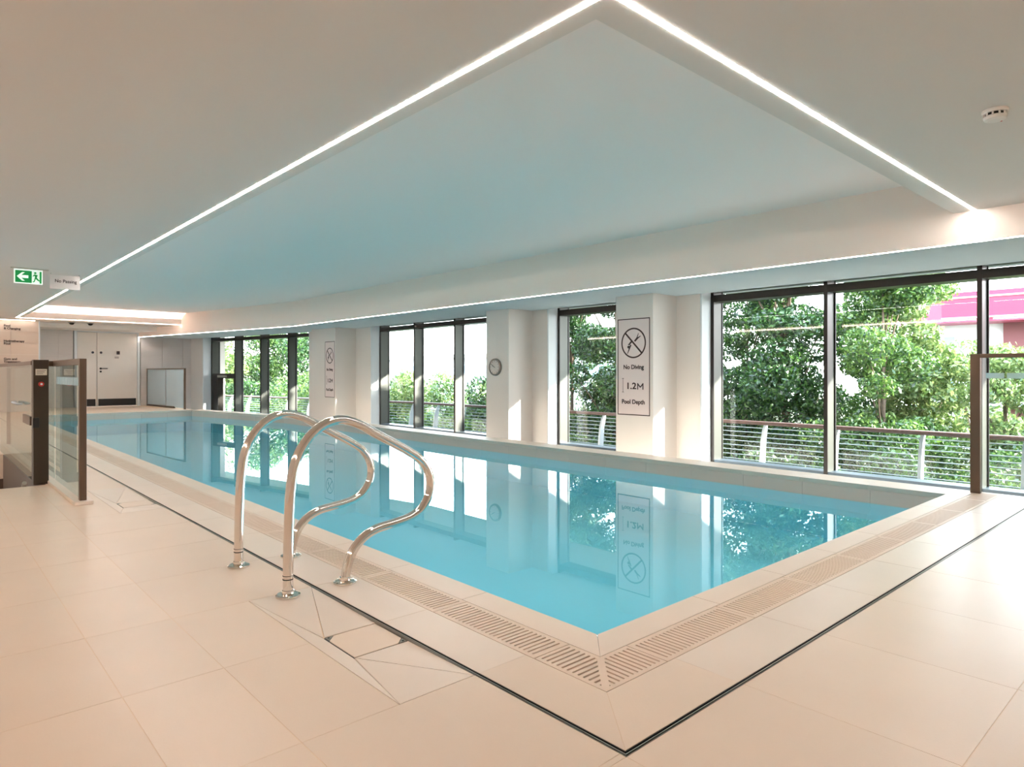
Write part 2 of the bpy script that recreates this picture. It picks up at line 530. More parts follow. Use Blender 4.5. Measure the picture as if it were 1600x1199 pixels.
# slot drain: long run and near run, two dark slots with a steel rib
sd = T('slot_drain', (1.3845, 1.09, 0), 'dark slot drain line running round the deck outside the pool grating', 'drain')
sd.part('channel', MB().box(1.3745, 1.3945, 1.08, 21.05, -0.08, -0.05).box(1.3945, XO, 1.08, 1.10, -0.08, -0.05), M_slot)
sd.part('centre_rib', MB().box(1.3828,1.3856,1.0886,21.05,-0.05,-0.0005).box(1.3856,XO,1.0886,1.0912,-0.05,-0.0005), M_slotrib)
sd.part('slot_lining', MB().box(1.3915,1.3945,1.10,21.05,-0.05,-0.0004).box(1.3915,XO,1.0970,1.10,-0.05,-0.0004), M_slot)
sd.part('side_edge', MB().box(1.3745,1.3757,1.08,21.05,-0.02,0.0005).box(1.3757,XO,1.08,1.0812,-0.02,0.0005), M_slotrib)

# ---------------- overflow grating
ch = T('trim_1', (1.6, 1.34, 0), kind='structure')
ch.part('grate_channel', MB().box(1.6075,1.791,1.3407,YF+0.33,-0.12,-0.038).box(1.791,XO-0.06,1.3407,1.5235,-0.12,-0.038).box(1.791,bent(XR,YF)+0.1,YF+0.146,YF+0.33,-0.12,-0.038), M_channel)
GRP = 'slotted grating panels round the pool'
def bar_boxes(x0, x1, y0, y1, along, n):
    """the bars between slots; along = axis in which slots repeat"""
    out = []
    if along == 'y':
        p = (y1-y0)/n
        for i in range(n+1):
            a = y0 + p*i - p*0.32; b = y0 + p*i + p*0.32
            out.append((x0, x1, max(a, y0), min(b, y1)))
    else:
        p = (x1-x0)/n
        for i in range(n+1):
            a = x0 + p*i - p*0.32; b = x0 + p*i + p*0.32
            out.append((max(a, x0), min(b, x1), y0, y1))
    return out
def grate(x0, x1, y0, y1, along, label, single):
    g = 0.002
    x0 += g; x1 -= g; y0 += g; y1 -= g
    t = T('drain_grate', (x0, y0, -0.04), label, 'drain grate', GRP)
    ww, we = 0.020, 0.016
    mx, my = (ww, we) if along == 'y' else (we, ww)
    fr = MB().box(x0,x0+mx,y0,y1,-0.038,0).box(x1-mx,x1,y0,y1,-0.038,0).box(x0+mx,x1-mx,y0,y0+my,-0.038,0).box(x0+mx,x1-mx,y1-my,y1,-0.038,0)
    t.part('frame', fr, M_grate, fix=False)
    L = (y1-y0-2*my) if along == 'y' else (x1-x0-2*mx)
    n = max(3, round(L/0.0242))
    bb = bar_boxes(x0+mx, x1-mx, y0+my, y1-my, along, n)
    if single:
        w = bb[1][1]-bb[1][0]; h = bb[1][3]-bb[1][2]
        me = MB().box(0,w,0,h,-0.03,0).mesh('bar', M_grate)
        for b in (bb[0], bb[-1]): t.part('bar', MB().box(b[0],b[1],b[2],b[3],-0.03,0), M_grate)
        for b in bb[1:-1]:
            o = link('bar', me, t.o); o.location = Vector((b[0]-x0, b[2]-y0, 0.04))*K
    else:
        m = MB()
        for b in bb: m.box(b[0],b[1],b[2],b[3],-0.03,0)
        t.part('bars', m, M_grate, fix=False)
def corner_grate(flip):
    """mitred corner piece; flip False: long-side leg, True: near-side leg"""
    A, B = 1.6075, 1.791; C, D = 1.3407, 1.5235; E = 1.6696 if not flip else 1.9356
    t = T('drain_grate', (A, C, -0.04), 'mitred corner grating piece, ' + ('leg on the near right side' if flip else 'leg on the long left side'), 'drain grate', GRP)
    g = 0.002
    k = (D-C)/(B-A)
    def mp(x, y): return (x, y) if not flip else (A + (y-C)*(B-A)/(D-C), C + (x-A)*(D-C)/(B-A))
    # build as the long-side leg in local terms, then mirror on the diagonal when flip
    E2 = E if not flip else C + (E-A)*(D-C)/(B-A)
    def pr(mb, pts, z0=-0.038): mb.prism([mp(*p) for p in pts], z0, 0)
    fr = MB(); w = 0.020; dg = 0.013
    pr(fr, [(A+g,C+g),(A+w,C+w*k),(A+w,E2-g),(A+g,E2-g)])
    pr(fr, [(B-w,D-w*k),(B-g,D-g*k),(B-g,E2-g),(B-w,E2-g)])
    pr(fr, [(A+w,E2-0.016),(B-w,E2-0.016),(B-w,E2-g),(A+w,E2-g)])
    pr(fr, [(A+w,C+w*k),(B-w,D-w*k),(B-w,D-w*k+dg*1.4),(A+w,C+w*k+dg*1.4)])
    t.part('frame', fr, M_grate, fix=False)
    p = 0.0242; y = E2-0.016-p*0.68
    while y > C+w*k+dg*1.4+0.008:
        a, b = y-p*0.32, y+p*0.32
        def xd(yy): return min(B-w, A + (yy-dg*1.4-C)/k)
        pts = [(A+w,a),(xd(a),a),(xd(b),b),(A+w,b)]
        if xd(a) > A+w+0.003: 
            mb = MB(); pr(mb, pts, -0.03); t.part('bar', mb, M_grate)
        y -= p
corner_grate(False); corner_grate(True)
y = 1.6696; i = 0
ordn = ['first','second','third','fourth','fifth','sixth','seventh','eighth','ninth','tenth','eleventh','twelfth','thirteenth','fourteenth','fifteenth','sixteenth','seventeenth','eighteenth','nineteenth','twentieth','twenty-first','twenty-second','twenty-third','twenty-fourth','twenty-fifth','twenty-sixth','twenty-seventh','twenty-eighth','twenty-ninth','thirtieth','thirty-first','thirty-second','thirty-third']
while y < YF-0.2:
    y2 = min(y+TS, YF+0.146)
    if YF+0.146-y2 < 0.2: y2 = YF+0.146
    grate(1.6075, 1.791, y, y2, 'y', 'beige slotted grating panel on the long left side, %s from the pool corner' % ordn[i], i < 4)
    y = y2; i += 1
x = 1.9356; i = 0
while x < XO-0.2:
    x2 = min(x+TS, XO-0.06)
    grate(x, x2, 1.3407, 1.5235, 'x', 'beige slotted grating panel on the near right side, %s from the pool corner' % ordn[i], i < 4)
    x = x2; i += 1
x = 1.6075; i = 0
while x < bent(XR,YF)-0.1:
    x2 = min(x+TS, bent(XR,YF)+0.1)
    grate(x, x2, YF+0.146, YF+0.33, 'x', 'beige slotted grating panel across the far end of the pool, %s from its left end' % ordn[i], False)
    x = x2; i += 1

# ---------------- coping stones round the pool, nose sloping back under the edge
CP = T('trim_2', (XP, YP, 0), kind='structure')
def coping(pts_outer, pts_inner):
    """stone between outer line (p,q) and inner pool-edge line (r,s)"""
    (p, q), (r, s) = pts_outer, pts_inner
    n1 = Vector((p[0]-r[0], p[1]-r[1])).normalized()*0.022
    mb = MB()
    m = len(mb.v)
    mb.v += [(p[0],p[1],0),(q[0],q[1],0),(s[0],s[1],0),(r[0],r[1],0),
             (p[0],p[1],-0.045),(q[0],q[1],-0.045),(s[0]+n1.x,s[1]+n1.y,-0.045),(r[0]+n1.x,r[1]+n1.y,-0.045)]
    for f in ((0,1,2,3),(7,6,5,4),(0,4,5,1),(1,5,6,2),(2,6,7,3),(3,7,4,0)):
        mb.f.append(tuple(m+i for i in f)); mb.smooth.append(False)
    CP.part('coping_stone', mb, M_coping)
e = 0.0015
inner = 1.791
coping(((inner+e,1.5235+e),(inner+e,2.318-e)), ((XP,YP+e),(XP,2.318-e)))
coping(((inner+2*e,1.5235+e),(2.585-e,1.5235+e)), ((XP+e,YP),(2.585-e,YP)))
y = 2.318
while y < YF:
    y2 = y+TS if y+TS < YF-0.25 else YF
    coping(((inner,y+e),(inner,y2-e + (0.14 if y2==YF else 0))), ((XP,y+e),(XP,y2-e))); y = y2
x = 2.585
while x < XR:
    x2 = x+TS if x+TS < XR-0.25 else XR
    coping(((x+e,1.5235+e),(x2-e,1.5235+e)), ((x+e,YP),(x2-e,YP))); x = x2
CP.part('coping_stone', MB().box(XR+e, XO, 1.5235+e, YP-e, -0.045, 0), M_coping)
CP.part('coping_stone', MB().box(XO-0.058, XO, 1.3407, 1.5235-e, -0.045, 0), M_coping)
y = YP
while y < YF+0.14:
    y2 = y+TS if y+TS < YF-0.2 else YF+0.146
    coping(((bent(XO,y),y+e),(bent(XO,y2),y2-e)), ((bent(XR,y),y+e),(bent(XR,min(y2,YF)),min(y2,YF)-e))); y = y2
x = inner
while x < bent(XR,YF)-0.05:
    x2 = x+TS if x+TS < bent(XR,YF)-0.25 else bent(XR,YF)
    coping(((x+e,YF+0.144),(x2-e,YF+0.144)), ((max(x,XP)+e,YF),(x2-e,YF))); x = x2
# wall of the ledge under its stones, and the ledge's outer face
LW = MB()
LW.prism([(XR+0.03,-3),(XO-0.002,-3),(XO-0.002,kinky(XO)),(bent(XO,YW)-0.002,YW),(bent(XR,YW)+0.03,YW),(XR+0.03,kinky(XR))], -1.4, -0.047)
structure('wall_ledge', LW, M_white)

# ---------------- pool basin, its tiled band and the water
B = T('pool_basin', (XP, YP, -1.4), 'turquoise lined rectangular swimming pool basin sunk in the deck', 'pool')
zb = -0.55          # apparent depth, as the refracted floor is seen
ins = 0.02
def wallseg(p, q, th, z0, z1, side=1):
    d = Vector((q[0]-p[0], q[1]-p[1])).normalized(); n = Vector((d.y, -d.x))*th*side
    return [p, q, (q[0]+n.x, q[1]+n.y), (p[0]+n.x, p[1]+n.y)], z0, z1
loop = [(XP-ins,YP-ins),(XR+ins,YP-ins),(XR+ins,kinky(XR)),(bent(XR,YF)+ins,YF+ins),(XP-ins,YF+ins)]
fl = MB().prism(loop, zb-0.1, zb)
B.part('pool_floor', fl, M_pool)
pw = MB(); 
for i in range(5):
    pts, z0, z1 = wallseg(loop[i], loop[(i+1)%5], 0.06, zb, Z_W-0.01)
    pw.prism(pts, z0, z1)
B.part('pool_side', pw, M_pool)
# tiles of the band above the water, singly on the two sides that show
def band_tiles(p, q, first=None):
    d = Vector((q[0]-p[0], q[1]-p[1])); L = d.length; d.normalize(); n = Vector((d.y,-d.x))*0.05
    s = 0.0
    while s < L-0.01:
        s2 = s+TS if s+TS < L-0.1 else L
        a = (p[0]+d.x*(s+e), p[1]+d.y*(s+e)); b = (p[0]+d.x*(s2-e), p[1]+d.y*(s2-e))
        B.part('band_tile', MB().prism([a, b, (b[0]+n.x,b[1]+n.y), (a[0]+n.x,a[1]+n.y)], Z_W-0.012, -0.046), M_poolwall)
        s = s2
for i in range(5): band_tiles(loop[i], loop[(i+1)%5])
wm = MB().prism([(XP-ins-.01,YP-ins-.01),(XR+ins+.01,YP-ins-.01),(XR+ins+.01,kinky(XR)),(bent(XR,YF)+ins+.01,YF+ins+.01),(XP-ins-.01,YF+ins+.01)], Z_W-0.004, Z_W)
# only the upper face is the water surface
wq = MB(); 
wq.v = [(x,y,Z_W) for x,y in [(XP-ins,YP-ins),(XR+ins,YP-ins),(XR+ins,kinky(XR)),(bent(XR,YF)+ins,YF+ins),(XP-ins,YF+ins)]]
wq.f = [(0,1,2,3,4)]; wq.smooth = [False]
wo = thing1('pool_water', wq, M_water, (XP,YP,Z_W), 'still clear turquoise water filling the long indoor pool', 'water')
wo['kind'] = 'structure'

# ---------------- stairwell beside the screen
SW = T('stairwell', (0.8, 7.19, -2.4), kind='structure')
sw = MB().box(0.80,0.87,7.19,10.235,-2.4,-0.006).box(-2.2,0.87,10.235,10.3,-2.4,-0.3).box(-2.2,0.87,7.13,7.19,-2.4,-0.3)
SW.part('shaft_wall', sw, M_pit)
for k in range(9):
    y0 = 7.19+0.34*k
    SW.part('step', MB().box(-2.2,0.80,y0,y0+0.34,-2.4,-0.17*(k+1)), M_pit)
    SW.part('nosing', MB().box(-2.2,0.80,y0+0.30,y0+0.345,-0.17*(k+1),-0.17*(k+1)+0.008), M_tile2)
hr = T('stair_handrail', (0.74,7.3,-0.1), 'thin sloping metal handrail going down the stairwell behind the gate', 'handrail')
hr.part('rail', MB().tube([(0.72,7.28,0.02),(0.72,7.5,-0.12),(0.72,9.9,-1.45)], 0.018, 10), M_slotrib)
for s in (0.15, 0.5, 0.85):
    hr.part('bracket', MB().beam((0.72,7.5+2.4*s,-0.12-1.33*s),(0.80,7.5+2.4*s,-0.16-1.33*s),0.012,0.012), M_slotrib)

# ---------------- lower floor behind the ledge, outside balcony deck
structure('floor_lower', MB().prism([(XO,-3),(9.0,-3),(9.0,15.2),(bent(9.0,YW+.4),YW+.4),(bent(XO,YW+.4),YW+.4),(XO,kinky(XO))], -1.5, -1.36), M_concrete)

# ---------------- walls
structure('wall_left', MB().box(-2.4,-2.2,-3.2,YW+0.2,-0.3,ZC+0.5), M_white)
structure('wall_back', MB().box(-2.4,9.0,-3.2,-3.0,-1.5,ZC+0.5), M_white)
# left part of the far wall: warm tiles, and its return
WL = T('wall_far_left', (0.3,21.2,0), kind='structure')
WL.part('backing', MB().box(-2.2,2.40,21.13,21.3,-0.1,ZC+.3).box(2.28,2.40,21.3,YW,-0.1,ZC+.3), M_wallgrout)
xx = 2.40
k = 0
while xx > 0.2:
    x0 = xx-0.60
    z = 0.0
    while z < ZC-0.02:
        z1 = min(z+0.295, ZC)
        WL.part('wall_tile', MB().box(x0+.002,xx-.002,21.105,21.13,z+.002,z1-.002), M_warmtile)
        z = z1
    xx = x0
WL.part('corner_bead', MB().box(2.385,2.415,21.09,21.12,0,ZC), M_jamb)
WF = T('wall_far', (3.0,YW,0), kind='structure')
WF.part('backing', MB().box(3.3,5.2,YW+.1,YW+.2,-.3,2.4).box(2.28,3.36,YW,YW+0.2,-0.3,ZC+.4).box(5.10,7.6,YW,YW+0.2,-1.5,ZC+.4).box(3.36,5.10,YW,YW+0.2,2.30,ZC+.4), M_wallgrout)
for xa, xb, za in ((2.42,3.36,0.0),(5.10,7.0,-1.2)):
    xx = xa
    while xx < xb-0.02:
        x2 = min(xx+0.6, xb); z = za
        while z < 2.2:
            z1 = min(z+0.3, 2.22)
            WF.part('wall_tile', MB().box(xx+.002,x2-.002,YW-0.02,YW,z+.003,z1-.003), M_walltile)
            z = z1
        xx = x2
# dropped bulkhead over the far doors
structure('trim_3', MB().box(2.28,bent(6.54,21.3)+0.02,21.45,YW,2.225,ZC+.3), M_white)

# double door in the far wall
D = T('door_1', (4.23, YW, 0), kind='structure')
fx0, fx1, dz = 3.39, 5.08, 2.26
D.part('door_frame', MB().box(fx0,fx0+.07,YW-.035,YW+.1,0,dz).box(fx1-.07,fx1,YW-.035,YW+.1,0,dz).box(fx0+.07,fx1-.07,YW-.035,YW+.1,dz-.07,dz), M_jamb, bevel=0.004)
for n, (a, b) in enumerate(((fx0+.075, 3.95),(3.96, fx1-.075))):
    lf = D.part('door_leaf', MB().box(a,b,YW-.01,YW+.04,0.01,dz-.075), M_white, bevel=0.003)
    D.sub(lf, 'kick_plate', MB().box(a+.03,b-.03,YW-.016,YW-.01,0.03,0.235), M_black)
    cx = b-.10 if n == 0 else a+.10
    D.sub(lf, 'fire_door_disc', MB().lathe([(.035,0),(.035,.004)], (cx,YW-.01,1.60), 'y', 20, -1), mat('blue_black_disc_%d' % n, (44,44,60), 0.5))
    if n == 1:
        h = D.sub(lf, 'lever_handle', MB().lathe([(.03,0),(.03,.012)], (a+.09,YW-.01,1.13), 'y', 20, -1).tube([(a+.09,YW-.01,1.13),(a+.09,YW-.06,1.13),(a+.11,YW-.065,1.13),(a+.26,YW-.065,1.13)], .012, 8), M_black)
        D.sub(lf, 'lock_rose', MB().lathe([(.028,0),(.028,.01)], (a+.09,YW-.01,1.04), 'y', 20, -1), M_black)
        D.sub(lf, 'notice_square', MB().box(a+.50,a+.585,YW-.014,YW-.01,1.55,1.65), M_dark)
        D.sub(lf, 'small_notice', MB().box(a+.45,a+.56,YW-.013,YW-.01,1.43,1.49), mat('grey_notice', (176,166,164), 0.6))

# white door seen down the left wall
D2 = T('notice_board', (1.55,21.09,1.0), 'white framed notice on the tiled wall behind the gate glass', 'notice')
D2.part('frame', MB().box(1.72,1.76,21.08,21.10,0.90,1.22).box(1.98,2.02,21.08,21.10,0.90,1.22).box(1.76,1.98,21.08,21.10,0.90,0.93).box(1.76,1.98,21.08,21.10,1.19,1.22), M_jamb)
D2.part('sheet', MB().box(1.76,1.98,21.085,21.10,0.93,1.19), M_walltile)

# wayfinding lettering on the tiled wall
WT = T('wall_lettering', (1.6,21.10,1.9), 'three blocks of small brown lettering on the sand tiled wall', 'lettering')
for s, z in (('Pool\n& Changing', 2.17), ('Hydrotherapy\nPool', 1.78), ('Gym and\nTreatments', 1.32)):
    text(s, 0.075, M_dark, WT, (1.66,21.098,z), (1,0,0), (0,0,1), align='LEFT', bold=0.002)

# ---------------- ceiling
CE = T('ceiling', (0,0,ZC), kind='structure')
LX, LY = 1.933, 1.665                         # inner edge of the lip round the coffer
SX, SY = 1.812, 1.499                         # outer edge of the light strip
SE = 20.0
top = ZC+0.08
cm = MB()
cm.box(-2.3, SX, -3.1, YW+.1, ZC, top)
cm.box(SX, 6.60, -3.1, SY, ZC, top)
cm.prism([(SX,SE+0.48),(bent(6.60,SE+.48),SE+0.48),(bent(6.60,YW),YW),(SX,YW)], ZC, top)
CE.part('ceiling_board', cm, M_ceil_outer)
SWd = 0.026
lp = MB()
lp.box(SX+SWd, LX, SY+SWd, SE+0.02, ZC, top)
lp.box(LX, 6.58, SY+SWd, LY, ZC, top)
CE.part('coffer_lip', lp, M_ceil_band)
co = MB()
co.prism([(SX+.02,SY+.02),(6.62,SY+.02),(6.62,kinky(6.6)),(bent(6.62,SE+.5),SE+.5),(SX+.02,SE+.5)], ZT, ZT+0.1)
co.box(LX-.05,LX,LY-.05,SE+.5,top,ZT).box(LX,6.6,LY-.05,LY,top,ZT)
co.box(LX-.05,bent(6.62,SE+.45),SE+.42,SE+.5,ZC+.08,ZT)
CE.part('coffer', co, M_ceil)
CE.part('cove_trough', MB().box(LX-.1,bent(6.56,SE),SE+.025,SE+.055,ZC,ZC+0.155).box(LX-.1,bent(6.54,SE+.1),SE+.055,SE+.42,ZC+.005,ZC+.04), M_bulk)
# bulkhead along the windows
BH = T('ceiling_bulkhead', (6.54,0,ZB), kind='structure')
bh = MB()
bh.prism(band(6.54, 6.60, -3.0, YW), ZB+0.006, ZT+0.1)
BH.part('bulkhead_face', bh, M_bulk)
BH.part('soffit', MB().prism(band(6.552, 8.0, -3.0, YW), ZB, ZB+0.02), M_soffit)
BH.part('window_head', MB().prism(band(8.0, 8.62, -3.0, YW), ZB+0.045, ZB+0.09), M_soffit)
BH.part('upstand', MB().prism(band(7.99, 8.0, -3.0, YW), ZB+0.02, ZB+0.09), M_ceil)
structure('roof', MB().prism(band(6.62, 8.62, -3.2, YW+.3), ZT-.05, ZT+.2).box(-2.4,6.7,-3.2,YW+.3,ZT+.12,ZT+.2), M_ext)
structure('roof_overhang', MB().prism(band(8.62, 10.85, -6, YW+8), 2.45, 2.62), M_ext)

# ---------------- light strips
def strip(name, mb, label, m=M_led, grp='warm light strips in the ceiling'):
    return thing1(name, mb, m, (0,0,ZC), label, 'light strip', grp)
zz0, zz1 = ZC-0.002, ZC+0.01
strip('light_strip', MB().box(SX,SX+SWd,SY,SE+.06,zz0,zz1), 'long bright light strip along the left edge of the ceiling coffer')
strip('light_strip', MB().box(SX+SWd,6.54,SY,SY+SWd,zz0,zz1), 'bright light strip crossing the ceiling from near corner to the bulkhead')
strip('light_strip', MB().box(SX+SWd,bent(6.54,SE),SE+.030,SE+.048,zz0-.003,zz0), 'thin light strip across the far end of the ceiling coffer', M_led_weak)
strip('light_strip', MB().prism(band(6.541, 6.551, -3.0, YW-.02), ZB+0.0015, ZB+0.0055), 'thin light strip along the lower edge of the window bulkhead', M_led_soft)
strip('light_strip', MB().box(LX,bent(6.5,SE+.3),SE+.20,SE+.26,ZC+.045,ZC+.06), 'hidden cove light glowing above the far end trough of the coffer', M_led_cove)
strip('light_strip', MB().box(-2.195,-2.175,-2.9,20.9,ZC-.075,ZC-.03), 'added unseen fill strip along the top of the left wall', M_led_fill)  # added out of view, to throw warm light on bulkhead and ceiling
strip('light_strip', MB().box(-2.0,2.30,20.99,21.01,ZC-.004,ZC-.001), 'light strip above the sand tiled wall at far left', M_led_weak)
for x in (3.12, 3.55):
    t = T('downlight', (x, 21.15, ZC), 'small dark recessed downlight in far ceiling, ' + ('left' if x < 3.3 else 'right') + ' one of the pair', 'downlight', 'recessed downlights by the far doors')
    t.part('bezel', MB().lathe([(.085,0),(.085,-.008),(.065,-.008),(.065,-.002)], (x,21.15,ZC), seg=24), M_black)
    t.part('lens_dome', MB().lathe([(.06,0),(.056,-.03),(.04,-.05),(.015,-.058)], (x,21.15,ZC), seg=20), M_slot)

# smoke detector
t = T('smoke_detector', (4.13,.866,ZC), 'white round smoke detector on the ceiling at upper right', 'smoke detector')
t.part('mounting_base', MB().lathe([(.058,0),(.058,-.010),(.053,-.016)], (4.13,.866,ZC), seg=32), M_white)
t.part('vent_ring', MB().lathe([(.042,-.016),(.042,-.030)], (4.13,.866,ZC), seg=32), M_slot)
for k in range(10):
    a = 2*math.pi*k/10
    t.part('rib', MB().box(4.13+.046*math.cos(a)-.004,4.13+.046*math.cos(a)+.004,.866+.046*math.sin(a)-.004,.866+.046*math.sin(a)+.004,ZC-.032,ZC-.014), M_white)
t.part('cap', MB().lathe([(.048,-.030),(.052,-.035),(.047,-.048),(.032,-.054),(0.010,-.056)], (4.13,.866,ZC), seg=32), M_white)
t.part('indicator_lamp', MB().lathe([(.005,-.054),(.004,-.058)], (4.13+.03,.866-.02,ZC+.003), seg=10), M_red)

# ---------------- piers
def pier(pts, label):
    o = structure('pillar', MB().prism(pts, -1.4, ZB+0.005), M_pier, (pts[0][0],pts[0][1],-1.4), bevel=0.0)
    return o
def pier_wall(pts):
    structure('wall_right', MB().prism(pts, -1.4, ZB+0.002), M_bulk, (pts[0][0],pts[0][1],-1.4))
pier([(7.45,5.40),(7.45,6.04),(8.35,6.04),(8.35,5.40)], '')
pier([(7.45,8.35),(7.45,8.94),(8.35,8.94),(8.35,8.35)], '')
pier([(7.45,14.57),(7.45,15.12),(7.36,15.66),(8.35,15.66),(8.35,14.57)], '')
WR = T('wall_windows', (8.0,0,-1.4), kind='structure')
def wsec(y0, y1):
    if y1 < kinky(8.0): pts = [(8.0,y0),(8.48,y0),(8.48,y1),(8.0,y1)]
    else: pts = [(bent(8.0,y0),y0),(bent(8.48,y0),y0),(bent(8.48,y1),y1),(bent(8.0,y1),y1)]
    WR.part('wall_section', MB().prism(pts, -1.4, ZB+0.05), M_pier)
def jamb(y0, y1):
    pts = [(bent(8.004,y0),y0),(bent(8.48,y0),y0),(bent(8.48,y1),y1),(bent(8.004,y1),y1)]
    WR.part('reveal_lining', MB().prism(pts, -1.4, ZB+0.044), M_jamb)
wsec(5.02, 5.401); wsec(6.039, 6.42); wsec(7.98, 8.351); wsec(8.939, 9.32); wsec(13.88, 14.571)
wsec(15.3, 16.55); wsec(21.88, YW)
for a, b in ((4.995,5.02),(6.42,6.44),(7.955,7.98),(9.32,9.34),(13.855,13.88),(16.55,16.57),(21.85,21.88)): jamb(a, b)

# ---------------- windows
ZH = ZB+0.045
zs, zt0, zt1 = -0.205, 1.985, 2.078            # sill top, transom
XFR, XGL = 8.23, 8.45
def window(name, ys, skip_first=False, door=False):
    t = T(name, (XFR, ys[0], -1.3), kind='structure')
    ya, yb = ys[0], ys[-1]
    tw = 0.046
    def seg(x0, x1, y0, y1, z0, z1): return MB().prism([(bent(x0,y0),y0),(bent(x1,y0),y0),(bent(x1,y1),y1),(bent(x0,y1),y1)], z0, z1)
    for i, y in enumerate(ys):
        first, last = i == 0, i == len(ys)-1
        c0, c1 = (y, y+tw) if first else ((y-tw, y) if last else (y-tw/2, y+tw/2))
        mm = t.part('mullion', seg(XFR+.004, XGL+.03, c0+.002, c1-.002, -1.3, ZH), M_fin)
        t.sub(mm, 'mullion_cap', seg(XFR, XFR+.012, c0, c1, -1.3, ZH), M_frame)
        t.sub(mm, 'gasket', seg(XGL-.006, XGL+.006, c0-.008, c1+.008, -1.3, ZH), M_black)
    for i in range(len(ys)-1):
        y0, y1 = ys[i]+tw/2, ys[i+1]-tw/2
        tr_ = t.part('transom', seg(XFR+.002, XGL+.03, y0, y1, zt0, zt1), M_frame)
        t.part('sill_rail', seg(XFR+.01, XGL+.03, y0, y1, -1.3, zs), M_sillrail)
        t.part('glass_pane', seg(XGL, XGL+.004, y0, y1, zs, zt0), M_glass)
        t.part('top_pane', seg(XGL, XGL+.004, y0, y1, zt1, ZH), M_glass)
        t.part('pane_frame', MB().prism([(bent(XGL-.02,y0),y0),(bent(XGL,y0),y0),(bent(XGL,y0+.015),y0+.015),(bent(XGL-.02,y0+.015),y0+.015)], zs, zt0).prism([(bent(XGL-.02,y1-.015),y1-.015),(bent(XGL,y1-.015),y1-.015),(bent(XGL,y1),y1),(bent(XGL-.02,y1),y1)], zs, zt0), M_black)
    return t, seg
window('window_4', [-2.85, -1.28, 0.28, 1.86, 3.43, 4.995])
window('window_3', [6.44, 7.955])
window('window_2', [9.34, 10.90, 12.38, 13.855])
w1, seg = window('window_1', [16.57, 17.85, 19.17, 20.51, 21.85])
# glazed exit door in the last bay
dr = T('door_2', (bent(XFR,21.0),21.2,-1.3), kind='structure')
dr.part('door_head', seg(XFR+.03,XGL-.03,20.55,21.79,0.83,0.98), M_frame)
dr.part('door_stile', seg(XFR+.03,XGL-.03,21.50,21.79,-1.3,0.83), M_frame)
dr.part('door_stile', seg(XFR+.03,XGL-.03,20.55,20.62,-1.3,0.83), M_frame)
dr.part('door_glass', seg(XGL-.04,XGL-.035,20.62,21.50,-1.0,0.83), M_glass)
dr.part('door_closer', seg(XFR-.02,XFR+.03,21.0,21.45,0.86,0.93), M_slotrib)

